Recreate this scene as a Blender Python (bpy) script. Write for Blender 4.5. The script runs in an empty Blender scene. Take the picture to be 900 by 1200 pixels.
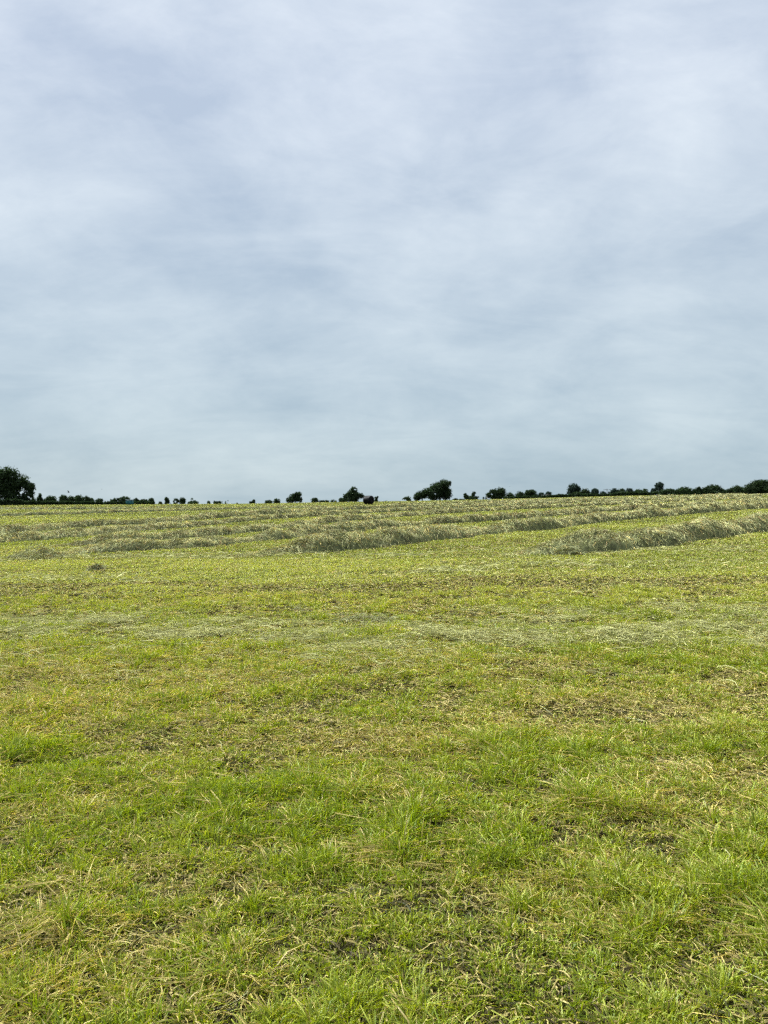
import bpy, math
import numpy as np
from mathutils import Vector

rng = np.random.default_rng(11)
S = bpy.context.scene
COL = S.collection
PI = math.pi

# ------------------------------------------------------------------ scene wide constants
FOC = 900.0            # focal length in photo pixels (900 x 1200 frame)
HORIZON = 593.0        # photo row of the true horizon
EYE = 1.55             # metres
TILT_X, TILT_Y = 0.0167, 0.0167   # the field rises away from the viewer and to the right

# ------------------------------------------------------------------ noise helpers
_lat = np.random.default_rng(5).random((256, 256))

def vnoise(x, y):
    x = np.asarray(x, float); y = np.asarray(y, float)
    xi = np.floor(x).astype(int); yi = np.floor(y).astype(int)
    fx = x - xi; fy = y - yi
    fx = fx * fx * (3 - 2 * fx); fy = fy * fy * (3 - 2 * fy)
    a = _lat[xi & 255, yi & 255]; b = _lat[(xi + 1) & 255, yi & 255]
    c = _lat[xi & 255, (yi + 1) & 255]; d = _lat[(xi + 1) & 255, (yi + 1) & 255]
    return (a * (1 - fx) + b * fx) * (1 - fy) + (c * (1 - fx) + d * fx) * fy

def fbm(x, y, octaves=4):
    t = 0.0; amp = 0.5; s = 0.0
    for k in range(octaves):
        t = t + amp * vnoise(x * 2 ** k + 17.3 * k, y * 2 ** k + 9.1 * k); s += amp; amp *= 0.55
    return t / s

def smooth(e0, e1, x):
    t = np.clip((x - e0) / (e1 - e0), 0, 1)
    return t * t * (3 - 2 * t)

# ------------------------------------------------------------------ terrain
def ground(x, y):
    x = np.asarray(x, float); y = np.asarray(y, float)
    xc = 160 * np.tanh(x / 160)
    plane = TILT_X * xc + TILT_Y * y
    c = 0.000052 - 0.000036 * smooth(15, 95, np.abs(x + 10))
    z = plane - c * np.clip(y - 90, 0, 220) ** 2
    z = z * (1 - smooth(230, 480, y)) * (1 - smooth(60, 300, -y))
    r = np.hypot(x, y)
    near = 1 - smooth(25, 70, r)
    z = z + near * (0.045 * (fbm(x * 0.9 + 40, y * 0.9 + 13, 2) - 0.5) + 0.05 * (fbm(x * 3.1 + 7, y * 3.1, 2) - 0.5))
    z = z + 0.22 * (vnoise(x * 0.055 + 3, y * 0.055 + 8) - 0.5) * smooth(14, 45, r) * (1 - smooth(150, 230, r))
    return z

CAM_Z = float(ground(0, 0)) + EYE

def ray(u, v):
    return (u - 450.0) / FOC, (HORIZON - v) / FOC     # x per metre, z per metre (camera level frame, pitch is tiny)

def on_ground(u, v):
    """where the sight line through photo point (u, v) meets the field"""
    rx, rz = ray(u, v)
    d = np.geomspace(1.5, 260, 2500)
    below = CAM_Z + rz * d < ground(rx * d, d)
    k = int(np.argmax(below)) if below.any() else len(d) - 1
    return rx * d[k], d[k]

# ------------------------------------------------------------------ mesh helpers
def tri_mesh(name, verts, tris, mats, col=None, mat_index=None, parent=None, smooth_shade=False):
    me = bpy.data.meshes.new(name)
    nv, nt = len(verts), len(tris)
    me.vertices.add(nv)
    me.vertices.foreach_set('co', np.ascontiguousarray(verts, np.float32).ravel())
    me.loops.add(nt * 3)
    me.loops.foreach_set('vertex_index', np.ascontiguousarray(tris, np.int32).ravel())
    me.polygons.add(nt)
    me.polygons.foreach_set('loop_start', np.arange(0, nt * 3, 3, dtype=np.int32))
    me.polygons.foreach_set('loop_total', np.full(nt, 3, np.int32))
    if smooth_shade:
        me.polygons.foreach_set('use_smooth', np.ones(nt, bool))
    for m in (mats if isinstance(mats, (list, tuple)) else [mats]):
        me.materials.append(m)
    if mat_index is not None:
        me.polygons.foreach_set('material_index', np.ascontiguousarray(mat_index, np.int32))
    if col is not None:
        a = me.color_attributes.new('tint', 'FLOAT_COLOR', 'POINT')
        a.data.foreach_set('color', np.ascontiguousarray(np.c_[col, np.ones(nv)], np.float32).ravel())
    me.update(calc_edges=True)
    me.validate()
    o = bpy.data.objects.new(name, me)
    COL.objects.link(o)
    if parent is not None:
        o.parent = parent
    return o

class Geo:
    """collects shapes for ONE mesh"""
    def __init__(s): s.v = []; s.t = []; s.c = []; s.n = 0
    def add(s, v, t, c=None):
        v = np.asarray(v, float); s.v.append(v); s.t.append(np.asarray(t, int) + s.n); s.n += len(v)
        s.c.append(np.ones((len(v), 3)) * 0.5 if c is None else np.broadcast_to(np.asarray(c, float), (len(v), 3)))
    def build(s, name, mat, parent=None, smooth_shade=False):
        return tri_mesh(name, np.concatenate(s.v), np.concatenate(s.t), mat, np.concatenate(s.c), None, parent, smooth_shade)

def box(g, lo, hi, M=None):
    x0, y0, z0 = lo; x1, y1, z1 = hi
    v = np.array([[x0,y0,z0],[x1,y0,z0],[x1,y1,z0],[x0,y1,z0],[x0,y0,z1],[x1,y0,z1],[x1,y1,z1],[x0,y1,z1]], float)
    if M is not None: v = M(v)
    q = [[0,3,2,1],[4,5,6,7],[0,1,5,4],[1,2,6,5],[2,3,7,6],[3,0,4,7]]
    t = [[a,b,c] for a,b,c,d in q] + [[a,c,d] for a,b,c,d in q]
    g.add(v, t)

def tube(g, pts, rad, n=8, cap=True):
    pts = np.asarray(pts, float); rad = np.asarray(rad, float)
    T = np.gradient(pts, axis=0); T /= np.linalg.norm(T, axis=1)[:, None] + 1e-9
    ref = np.array([0.31, 0.95, 0.05])
    U = np.cross(T, ref); U /= np.linalg.norm(U, axis=1)[:, None] + 1e-9
    W = np.cross(T, U)
    a = np.arange(n) / n * 2 * PI
    v = (pts[:, None] + rad[:, None, None] * (np.cos(a)[None, :, None] * U[:, None] + np.sin(a)[None, :, None] * W[:, None])).reshape(-1, 3)
    t = []
    for i in range(len(pts) - 1):
        for j in range(n):
            k = (j + 1) % n
            A, B, C_, D = i*n+j, i*n+k, (i+1)*n+k, (i+1)*n+j
            t += [[A, B, C_], [A, C_, D]]
    if cap:
        v = np.vstack([v, pts[0], pts[-1]]); m = len(v)
        for j in range(n):
            k = (j + 1) % n
            t += [[m-2, k, j], [m-1, (len(pts)-1)*n+j, (len(pts)-1)*n+k]]
    g.add(v, t)

def tag(o, label=None, category=None, group=None, kind=None):
    if label: o['label'] = label
    if category: o['category'] = category
    if group: o['group'] = group
    if kind: o['kind'] = kind
    return o

def empty(name, loc, rz=0.0):
    o = bpy.data.objects.new(name, None); COL.objects.link(o)
    o.location = loc; o.rotation_euler = (0, 0, rz); o.empty_display_size = 0.3
    return o

# ------------------------------------------------------------------ materials
def new_mat(name):
    m = bpy.data.materials.new(name); m.use_nodes = True
    nt = m.node_tree; nt.nodes.clear()
    out = nt.nodes.new('ShaderNodeOutputMaterial')
    return m, nt, out

def N(nt, kind, **kw):
    n = nt.nodes.new(kind)
    for k, v in kw.items():
        if k in n.inputs.keys() if hasattr(n.inputs, 'keys') else False:
            n.inputs[k].default_value = v
        else:
            setattr(n, k, v)
    return n

def leaf_mat(name, translucent, gloss=0.06, rough=0.45):
    """thin leaves: colour from the tint of each blade, light through and off it"""
    m, nt, out = new_mat(name)
    at = N(nt, 'ShaderNodeAttribute', attribute_name='tint')
    d = N(nt, 'ShaderNodeBsdfDiffuse'); tr = N(nt, 'ShaderNodeBsdfTranslucent')
    gl = N(nt, 'ShaderNodeBsdfGlossy'); gl.inputs['Roughness'].default_value = rough
    gl.inputs['Color'].default_value = (0.8, 0.8, 0.8, 1)
    hs = N(nt, 'ShaderNodeHueSaturation'); hs.inputs['Saturation'].default_value = 1.15; hs.inputs['Value'].default_value = 1.1
    nt.links.new(at.outputs['Color'], d.inputs['Color'])
    nt.links.new(at.outputs['Color'], hs.inputs['Color'])
    nt.links.new(hs.outputs['Color'], tr.inputs['Color'])
    a = N(nt, 'ShaderNodeMixShader'); a.inputs[0].default_value = translucent
    b = N(nt, 'ShaderNodeMixShader'); b.inputs[0].default_value = gloss
    nt.links.new(d.outputs[0], a.inputs[1]); nt.links.new(tr.outputs[0], a.inputs[2])
    nt.links.new(a.outputs[0], b.inputs[1]); nt.links.new(gl.outputs[0], b.inputs[2])
    nt.links.new(b.outputs[0], out.inputs['Surface'])
    return m

def plain_mat(name, color, rough=0.7, noise_scale=3.0, var=0.25, bump=0.0, metallic=0.0):
    m, nt, out = new_mat(name)
    tc = N(nt, 'ShaderNodeTexCoord')
    nz = N(nt, 'ShaderNodeTexNoise'); nz.inputs['Scale'].default_value = noise_scale; nz.inputs['Detail'].default_value = 6
    nt.links.new(tc.outputs['Object'], nz.inputs['Vector'])
    rp = N(nt, 'ShaderNodeValToRGB')
    rp.color_ramp.elements[0].position = 0.3; rp.color_ramp.elements[1].position = 0.7
    rp.color_ramp.elements[0].color = tuple(c * (1 - var) for c in color) + (1,)
    rp.color_ramp.elements[1].color = tuple(c * (1 + var) for c in color) + (1,)
    nt.links.new(nz.outputs['Fac'], rp.inputs[0])
    p = N(nt, 'ShaderNodeBsdfPrincipled')
    p.inputs['Roughness'].default_value = rough; p.inputs['Specular IOR Level'].default_value = 0.13; p.inputs['Metallic'].default_value = metallic
    nt.links.new(rp.outputs[0], p.inputs['Base Color'])
    if bump:
        bp = N(nt, 'ShaderNodeBump'); bp.inputs['Strength'].default_value = bump; bp.inputs['Distance'].default_value = 0.03
        nt.links.new(nz.outputs['Fac'], bp.inputs['Height']); nt.links.new(bp.outputs[0], p.inputs['Normal'])
    nt.links.new(p.outputs[0], out.inputs['Surface'])
    return m

def field_mat():
    """short mown sward: stubble greens, straw and thatch in uneven patches, drawn out across the mowing direction"""
    m, nt, out = new_mat('mown_field')
    tc = N(nt, 'ShaderNodeTexCoord')
    def noise(scale, detail, stretch=(1, 1, 1), rough=0.6):
        mp = N(nt, 'ShaderNodeMapping'); mp.inputs['Scale'].default_value = stretch
        nt.links.new(tc.outputs['Object'], mp.inputs['Vector'])
        n = N(nt, 'ShaderNodeTexNoise'); n.inputs['Scale'].default_value = scale
        n.inputs['Detail'].default_value = detail; n.inputs['Roughness'].default_value = rough
        nt.links.new(mp.outputs[0], n.inputs['Vector']); return n
    def ramp(src, a, b, ca, cb):
        r = N(nt, 'ShaderNodeValToRGB'); e = r.color_ramp.elements
        e[0].position = a; e[1].position = b; e[0].color = ca + (1,); e[1].color = cb + (1,)
        nt.links.new(src, r.inputs[0]); return r
    def mix(f, a, b):
        x = N(nt, 'ShaderNodeMix', data_type='RGBA')
        nt.links.new(f, x.inputs['Factor']); nt.links.new(a, x.inputs['A']); nt.links.new(b, x.inputs['B'])
        return x.outputs['Result']
    big = noise(0.35, 5, (0.45, 1.0, 1))
    mid = noise(2.2, 6)
    fine = noise(38, 6)
    green = ramp(mid.outputs['Fac'], 0.3, 0.72, (0.030, 0.034, 0.009), (0.085, 0.085, 0.022))
    straw = ramp(fine.outputs['Fac'], 0.3, 0.7, (0.045, 0.035, 0.016), (0.15, 0.115, 0.055))
    f1 = ramp(big.outputs['Fac'], 0.42, 0.72, (0.12,) * 3, (0.55,) * 3)
    c = mix(f1.outputs[0], green.outputs[0], straw.outputs[0])
    f2 = ramp(fine.outputs['Fac'], 0.34, 0.55, (0.55,) * 3, (0.0,) * 3)
    thatch = N(nt, 'ShaderNodeRGB'); thatch.outputs[0].default_value = (0.022, 0.018, 0.008, 1)
    c = mix(f2.outputs[0], c, thatch.outputs[0])
    bp = N(nt, 'ShaderNodeBump'); bp.inputs['Strength'].default_value = 0.8; bp.inputs['Distance'].default_value = 0.04
    nt.links.new(fine.outputs['Fac'], bp.inputs['Height'])
    d = N(nt, 'ShaderNodeBsdfDiffuse')
    nt.links.new(c, d.inputs['Color']); nt.links.new(bp.outputs[0], d.inputs['Normal'])
    nt.links.new(d.outputs[0], out.inputs['Surface'])
    return m

M_FIELD = field_mat()
M_GRASS = leaf_mat('grass_blade', 0.30, 0.03, 0.55)
M_HAY = leaf_mat('cut_hay', 0.18, 0.015, 0.6)
M_LEAF = leaf_mat('tree_leaf', 0.30, 0.01, 0.5)
M_BARK = plain_mat('bark', (0.05, 0.042, 0.032), 0.9, 4, 0.35, 0.6)
M_FILM = plain_mat('black_bale_film', (0.0042, 0.0044, 0.0043), 0.62, 2.5, 0.3, 0.25)
M_TEAL = plain_mat('teal_painted_sheet', (0.045, 0.16, 0.17), 0.55, 1.5, 0.2)
M_PALE = plain_mat('pale_sheet_roof', (0.34, 0.42, 0.44), 0.6, 1.5, 0.15)
M_ROOF = plain_mat('grey_slate_roof', (0.032, 0.034, 0.036), 0.95, 1.2, 0.25)
M_STONE = plain_mat('dark_shed_wall', (0.07, 0.06, 0.055), 0.9, 1.5, 0.3)
M_POST = plain_mat('weathered_pale_post', (0.5, 0.5, 0.47), 0.8, 5, 0.2)
M_POLE = plain_mat('grey_timber_pole', (0.10, 0.09, 0.08), 0.85, 5, 0.2)
M_BIRD = plain_mat('black_feather', (0.012, 0.012, 0.014), 0.6, 20, 0.3)

# ------------------------------------------------------------------ the field
def build_field():
    na = 900
    ang = np.linspace(0, 2 * PI, na, endpoint=False)
    rad = np.concatenate([np.geomspace(0.4, 12, 130), np.geomspace(12.4, 300, 110), np.geomspace(310, 5200, 26)])
    A, R = np.meshgrid(ang, rad)
    X = R * np.sin(A); Y = R * np.cos(A)
    Z = ground(X, Y)
    v = np.stack([X, Y, Z], -1).reshape(-1, 3)
    v = np.vstack([v, [0, 0, float(ground(0, 0))]])
    i, j = np.meshgrid(np.arange(len(rad) - 1), np.arange(na), indexing='ij')
    k = (j + 1) % na
    a = i * na + j; b = i * na + k; c = (i + 1) * na + k; d = (i + 1) * na + j
    t = np.concatenate([np.stack([a, d, c], -1).reshape(-1, 3), np.stack([a, c, b], -1).reshape(-1, 3)])
    j = np.arange(na)
    t = np.vstack([t, np.stack([np.full(na, len(v) - 1), j, (j + 1) % na], -1)])
    o = tri_mesh('field', v, t, M_FIELD, smooth_shade=True)
    tag(o, 'mown hay field rising gently to the horizon', 'field', kind='structure')
    return o
build_field()

# ------------------------------------------------------------------ blades and strands
def blades(base, h, phi, lean, w, cb, ct):
    """standing cut grass blades, blunt, 6 vertices each"""
    n = len(base)
    dirv = np.stack([np.cos(phi), np.sin(phi), np.zeros(n)], -1)
    fa = phi + PI / 2 + rng.normal(0, 0.7, n)
    side = np.stack([np.cos(fa), np.sin(fa), np.zeros(n)], -1) * (w / 2)[:, None]
    up = np.array([0, 0, 1.0])
    mid = base + dirv * (lean * h * 0.33)[:, None] + up * (h * 0.58)[:, None]
    tip = base + dirv * (lean * h)[:, None] + up * (h * (1 - 0.25 * np.minimum(lean, 1.6)))[:, None]
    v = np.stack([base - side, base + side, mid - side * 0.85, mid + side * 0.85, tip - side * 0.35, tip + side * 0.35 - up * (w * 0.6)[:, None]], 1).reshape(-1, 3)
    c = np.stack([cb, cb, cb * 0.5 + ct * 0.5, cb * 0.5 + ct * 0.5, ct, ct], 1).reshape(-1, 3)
    k = np.arange(n)[:, None, None] * 6
    t = (k + np.array([[0, 1, 3], [0, 3, 2], [2, 3, 5], [2, 5, 4]])[None]).reshape(-1, 3)
    return v, t, c

def strands(p, direction, length, arch, w, col, curl=0.3, roll=None):
    """lying stalks: ribbons of three segments bent in the plane and upward"""
    n = len(p)
    D = direction / (np.linalg.norm(direction, axis=1)[:, None] + 1e-9)
    up = np.array([0, 0, 1.0])
    side = np.cross(D, up); side /= np.linalg.norm(side, axis=1)[:, None] + 1e-9
    cu = rng.normal(0, curl, n)
    roll = rng.uniform(-1.2, 1.2, n) if roll is None else roll
    upv = np.cross(side, D)
    wv = (side * np.cos(roll)[:, None] + upv * np.sin(roll)[:, None]) * (w / 2)[:, None]
    rows = []
    for s in (0, 0.35, 0.7, 1.0):
        q = p + D * (length * (s - 0.5))[:, None] + side * (cu * length * (s - 0.5) ** 2)[:, None] + upv * (arch * (1 - (2 * s - 1) ** 2))[:, None]
        ww = wv * (0.75 if s in (0, 1.0) else 1.0)
        rows += [q - ww, q + ww]
    v = np.stack(rows, 1).reshape(-1, 3)
    c = np.repeat(col, 8, axis=0)
    k = np.arange(n)[:, None, None] * 8
    t = (k + np.array([[0,1,3],[0,3,2],[2,3,5],[2,5,4],[4,5,7],[4,7,6]])[None]).reshape(-1, 3)
    return v, t, c

def wedge(d0, d1, density, margin=1.6):
    """points over the part of the field in front of the viewer, with a margin to the sides"""
    area = (d1 ** 2 - d0 ** 2) / 2 * 1.04 + 2 * margin * (d1 - d0)
    n = int(area * density)
    y = []
    w0, w1 = 1.04 * d0 + 2 * margin, 1.04 * d1 + 2 * margin
    y = rng.uniform(d0, d1, int(n * 2.2))
    keep = rng.random(len(y)) < (1.04 * y + 2 * margin) / max(w0, w1)
    y = y[keep][:n]
    x = (rng.random(len(y)) - 0.5) * (1.04 * y + 2 * margin)
    return x, y

C_GREEN = np.array([0.250, 0.330, 0.024])
C_DEEP = np.array([0.085, 0.165, 0.010])
C_YELL = np.array([0.440, 0.465, 0.092])
C_STRAW = np.array([0.620, 0.500, 0.180])
C_BROWN = np.array([0.300, 0.225, 0.105])
C_HAY = np.array([0.460, 0.450, 0.230])
C_HAYG = np.array([0.290, 0.310, 0.130])

def swath_amount(x, y):
    """how much loose hay lies here: the thin raked swath near the viewer and wisps beyond"""
    wav = 1.1 * (fbm(x * 0.22 + 3, 0 * x + 4.2, 3) - 0.5)
    c = 8.5 - 0.035 * x + wav
    main = 0.75 * np.exp(-((y - c) / 1.15) ** 2)
    main *= 0.30 + 0.8 * smooth(0.40, 0.62, fbm(x * 0.55 + 9, y * 0.9, 3))
    c2 = 7.95 + 0.03 * x + wav * 0.5
    second = np.exp(-((y - c2) / 0.28) ** 2) * smooth(0.0, 2.0, x) * (0.5 + 0.7 * smooth(0.4, 0.65, fbm(x * 0.9, y * 0.9 + 30, 2)))
    c3 = 15.2 + 0.10 * x + wav * 1.6
    third = 0.45 * np.exp(-((y - c3) / 0.8) ** 2) * smooth(0.38, 0.62, fbm(x * 0.35 + 60, y * 0.6, 3))
    c4 = 19.2 - 0.05 * x + wav
    fourth = 0.5 * np.exp(-((y - c4) / 0.9) ** 2) * smooth(0.40, 0.62, fbm(x * 0.3 + 21, y * 0.6 + 5, 3))
    c5 = 11.3 + wav * 1.5
    fifth = 0.3 * np.exp(-((y - c5) / 0.5) ** 2) * smooth(0.45, 0.65, fbm(x * 0.5 + 81, y * 0.8 + 5, 3))
    return np.clip(main + second + third + fourth + fifth, 0, 1.2)

def dryness(x, y):
    n = fbm(x * 1.5 + 31, y * 2.0 + 5, 4)
    p = 0.75 * smooth(0.46, 0.70, n)
    for (u, v, r, a) in ((430, 872, 0.42, 1.7), (600, 850, 0.55, 1.1), (60, 830, 0.9, 1.3), (250, 800, 0.7, 1.1), (720, 830, 0.7, 1.2), (830, 910, 0.35, 1.0), (780, 950, 0.35, 0.9), (470, 780, 0.8, 0.7), (60, 790, 1.0, 1.1)):
        cx, cy = SPOT[(u, v)]
        p = np.maximum(p, a * np.exp(-(((x - cx) / (1.3 * r)) ** 2 + ((y - cy) / (0.7 * r)) ** 2)))
    return p
SPOT = {k: on_ground(*k) for k in ((430, 872), (600, 850), (60, 830), (250, 800), (720, 830), (830, 910), (780, 950), (470, 780), (60, 790))}

def blade_colors(x, y, n, tone):
    dry = dryness(x, y)
    lush = smooth(0.40, 0.66, fbm(x * 1.9 + 77, y * 2.1 + 3, 3))
    # swathes of the mower: paler and greener strips lying across the view
    strip = smooth(0.36, 0.64, fbm(x * 0.10 + 13, y * 0.42 + 0.06 * x + 4, 3))
    far = smooth(5, 14, y)
    yel = np.clip(0.10 + 0.45 * tone + 0.25 * rng.random(n) - 0.24 * lush + (0.10 + 0.40 * strip) * far, 0, 1)
    c = C_GREEN * (1 - yel[:, None]) + C_YELL * yel[:, None]
    wilt = rng.random(n) < 0.40 * far                             # wilted clippings left on the stubble
    c[wilt] = c[wilt] * 0.35 + np.array([0.440, 0.430, 0.190]) * 0.65
    deep = rng.random(n) < 0.36 - 0.26 * far
    c[deep] = c[deep] * 0.4 + C_DEEP * 0.6
    isdry = rng.random(n) < (0.09 - 0.04 * far + (0.32 - 0.18 * far) * dry)
    k = np.sqrt(rng.random(n))[:, None]
    c[isdry] = (C_STRAW * k + C_BROWN * (1 - k))[isdry] * 0.8 + c[isdry] * 0.2
    c *= ((1 + rng.uniform(-0.24, 0.22, n) * (1 - 0.55 * far)) * (1 + 0.12 * (strip - 0.5) * far))[:, None]
    return c, isdry, dry, lush

def build_grass():
    V, T, K = [], [], []; off = 0
    def put(v, t, c):
        nonlocal off
        V.append(v); T.append(t + off); K.append(c); off += len(v)
    # near: tufts
    for d0, d1, dens, per, hs, ws in ((1.7, 3.2, 1650, 15, 1.12, 0.0040), (3.2, 5.0, 1150, 14, 1.1, 0.0047), (5.0, 8.0, 820, 11, 1.05, 0.0062), (8.0, 12.0, 450, 10, 1.05, 0.0085)):
        x, y = wedge(d0, d1, dens)
        cover = fbm(x * 2.6 + 50, y * 2.6 + 8, 3)
        pocket = smooth(0.30, 0.46, fbm(x * 6.5 + 12, y * 6.5 + 70, 2))
        keep = rng.random(len(x)) < (0.95 + 0.4 * smooth(0.30, 0.6, cover)) * ((0.52 if d0 < 5 else 0.95) + 0.6 * pocket)
        keep &= rng.random(len(x)) > 0.30 * swath_amount(x, y)
        x, y, cover = x[keep], y[keep], cover[keep]
        n = len(x)
        lush = smooth(0.40, 0.66, fbm(x * 1.9 + 77, y * 2.1 + 3, 3))
        clod = 0.60 + 0.75 * smooth(0.25, 0.75, fbm(x * 8.5 + 3, y * 8.5 + 44, 2))
        th = clod * (0.030 + 0.026 * lush + 0.030 * smooth(0.35, 0.7, cover)) * rng.uniform(0.6, 1.35, n) * hs * 0.84
        tone = rng.random(n)
        m = rng.integers(per - 7, per + 7, n)
        idx = np.repeat(np.arange(n), m)
        N_ = len(idx)
        spread = rng.uniform(0.008, 0.034, n)[idx]
        ph = rng.uniform(0, 2 * PI, N_)
        bx = x[idx] + np.cos(ph) * spread * np.sqrt(rng.random(N_)); by = y[idx] + np.sin(ph) * spread * np.sqrt(rng.random(N_))
        base = np.stack([bx, by, ground(bx, by) - 0.004], -1)
        h = th[idx] * rng.uniform(0.55, 1.25, N_)
        lean = np.abs(rng.normal(0.5, 0.45, N_))
        tall = rng.random(N_) < 0.02
        h[tall] *= 1.6
        c, isdry, dry, lu = blade_colors(bx, by, N_, tone[idx])
        lean[isdry] = lean[isdry] * 1.6 + 0.3
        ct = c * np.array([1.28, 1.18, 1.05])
        put(*blades(base, h, ph + rng.normal(0, 0.5, N_), lean, ws * rng.uniform(0.7, 1.5, N_), c * 0.9, ct))  # blade feet tinted slightly darker, standing in for shade inside the tufts
    # middle distance: single wider blades
    for d0, d1, dens, hs, ws in ((12, 20, 900, 0.92, 0.015), (20, 34, 280, 0.92, 0.025), (34, 62, 70, 1.0, 0.045), (62, 125, 16, 1.1, 0.09), (125, 225, 5, 1.2, 0.17)):
        x, y = wedge(d0, d1, dens)
        keep = rng.random(len(x)) < 0.92 + 0.3 * smooth(0.3, 0.65, fbm(x * 0.8 + 50, y * 1.6 + 8, 3))
        keep &= rng.random(len(x)) > 0.10 * swath_amount(x, y)
        x, y = x[keep], y[keep]; n = len(x)
        base = np.stack([x, y, ground(x, y) - 0.004], -1)
        lush = smooth(0.42, 0.66, fbm(x * 0.5 + 77, y * 1.1 + 3, 3))
        h = (0.038 + 0.028 * lush) * rng.uniform(0.6, 1.3, n) * hs
        c, isdry, dry, lu = blade_colors(x, y, n, rng.random(n) * 0.7 + 0.3)
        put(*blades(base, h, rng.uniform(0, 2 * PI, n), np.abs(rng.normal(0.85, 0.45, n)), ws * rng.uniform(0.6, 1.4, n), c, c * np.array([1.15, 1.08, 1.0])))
    o = tri_mesh('grass', np.concatenate(V), np.concatenate(T), M_GRASS, np.concatenate(K))
    tag(o, 'short mown yellow-green grass covering the whole field', 'grass', kind='stuff')
build_grass()

def build_straw():
    """dead leaf, clippings and loose stalks lying in the sward, and the thin swath of raked hay"""
    V, T, K = [], [], []; off = 0
    def put(v, t, c):
        nonlocal off
        V.append(v); T.append(t + off); K.append(c); off += len(v)
    for d0, d1, dens, ws, ls in ((1.7, 4, 3600, 0.0020, 0.9), (4, 8, 1700, 0.0032, 1.1), (8, 14, 220, 0.0075, 1.6), (14, 26, 50, 0.014, 2.2)):
        x, y = wedge(d0, d1, dens)
        dry = dryness(x, y)
        keep = rng.random(len(x)) < (0.20 if d0 < 4 else 0.34) + 0.55 * dry
        x, y, dry = x[keep], y[keep], dry[keep]; n = len(x)
        a = rng.uniform(0, 2 * PI, n)
        D = np.stack([np.cos(a), np.sin(a), rng.normal(0, 0.28, n)], -1)
        p = np.stack([x, y, ground(x, y) + rng.uniform(0.006, 0.034, n) + 0.016 * dry], -1)
        L = rng.uniform(0.025, 0.075, n) * ls
        k = np.sqrt(rng.random(n))[:, None]
        c = C_STRAW * k + C_BROWN * (1 - k)
        g = rng.random(n) < 0.25
        c[g] = C_YELL * 0.9
        c *= rng.uniform(0.65, 1.15, n)[:, None]
        put(*strands(p, D, L, L * rng.uniform(0, 0.15, n), ws * rng.uniform(0.6, 1.4, n), c))
    # matted dead leaf at the foot of the sward
    for d0, d1, dens, ws in ((1.7, 4, 4200, 0.0042), (4, 8, 2500, 0.0066), (8, 14, 1000, 0.012)):
        x, y = wedge(d0, d1, dens); n = len(x)
        a = rng.uniform(0, 2 * PI, n)
        D = np.stack([np.cos(a), np.sin(a), rng.normal(0, 0.2, n)], -1)
        p = np.stack([x, y, ground(x, y) + rng.uniform(0.0, 0.014, n)], -1)
        L = rng.uniform(0.025, 0.07, n) * (1 + 0.06 * y)
        k = rng.random(n)[:, None]
        c = np.array([0.095, 0.072, 0.030]) * k + np.array([0.055, 0.062, 0.014]) * (1 - k)
        b = rng.random(n) < (0.28 if d0 < 4 else 0.38)
        c[b] = C_STRAW * 0.7
        put(*strands(p, D, L, L * rng.uniform(0, 0.12, n), ws * rng.uniform(0.6, 1.5, n), c * rng.uniform(0.6, 1.4, n)[:, None]))
    # long pale stalks
    for d0, d1, dens, ws in ((1.8, 4.5, 6, 0.0024), (4.5, 8, 6, 0.0034), (8, 14, 4, 0.006)):
        x, y = wedge(d0, d1, dens); n = len(x)
        keep = rng.random(n) < 0.3 + 1.2 * smooth(0.5, 0.7, fbm(x * 0.9 + 11, y * 0.9 + 91, 2))
        x, y = x[keep], y[keep]; n = len(x)
        a = rng.normal(0.5, 0.9, n)
        D = np.stack([np.cos(a), np.sin(a), rng.normal(0, 0.06, n)], -1)
        p = np.stack([x, y, ground(x, y) + rng.uniform(0.025, 0.05, n)], -1)
        L = rng.uniform(0.10, 0.24, n)
        c = (C_HAY * 1.15) * rng.uniform(0.8, 1.2, n)[:, None]
        put(*strands(p, D, L, L * rng.uniform(0.02, 0.16, n), ws * rng.uniform(0.7, 1.2, n), c, 0.6))
    o = tri_mesh('straw_litter', np.concatenate(V), np.concatenate(T), M_HAY, np.concatenate(K))
    tag(o, 'dry straw clippings and pale stalks lying in the grass', 'straw', kind='stuff')

    V, T, K = [], [], []; off = 0
    for d0, d1, dens, ws in ((6.2, 11, 1700, 0.0056), (11, 13, 700, 0.009), (13, 23, 330, 0.018)):
        x, y = wedge(d0, d1, dens)
        am = swath_amount(x, y)
        keep = rng.random(len(x)) < am * 0.80 * (0.25 + 1.3 * smooth(0.38, 0.62, fbm(x * 2.1 + 5, y * 3.3, 3)))
        x, y, am = x[keep], y[keep], am[keep]; n = len(x)
        a = rng.normal(0.15, 0.75, n)
        D = np.stack([np.cos(a), np.sin(a), rng.normal(0, 0.16, n)], -1)
        p = np.stack([x, y, ground(x, y) + 0.025 + rng.random(n) * (0.02 + 0.05 * am * fbm(x * 2, y * 2.5, 2))], -1)
        L = rng.uniform(0.08, 0.24, n)
        k = rng.random(n)[:, None]
        c = (C_HAY * k + C_HAYG * (1 - k)) * np.array([1.28, 1.23, 1.06]) * rng.uniform(0.6, 1.2, n)[:, None]
        v, t, c = strands(p, D, L, L * rng.uniform(0.0, 0.14, n), ws * rng.uniform(0.6, 1.3, n), c, 0.5)
        V.append(v); T.append(t + off); K.append(c); off += len(v)
    o = tri_mesh('scattered_hay', np.concatenate(V), np.concatenate(T), M_HAY, np.concatenate(K))
    tag(o, 'thin swath of loose grey-green hay scattered across the near field', 'hay', kind='stuff')
build_straw()

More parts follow.
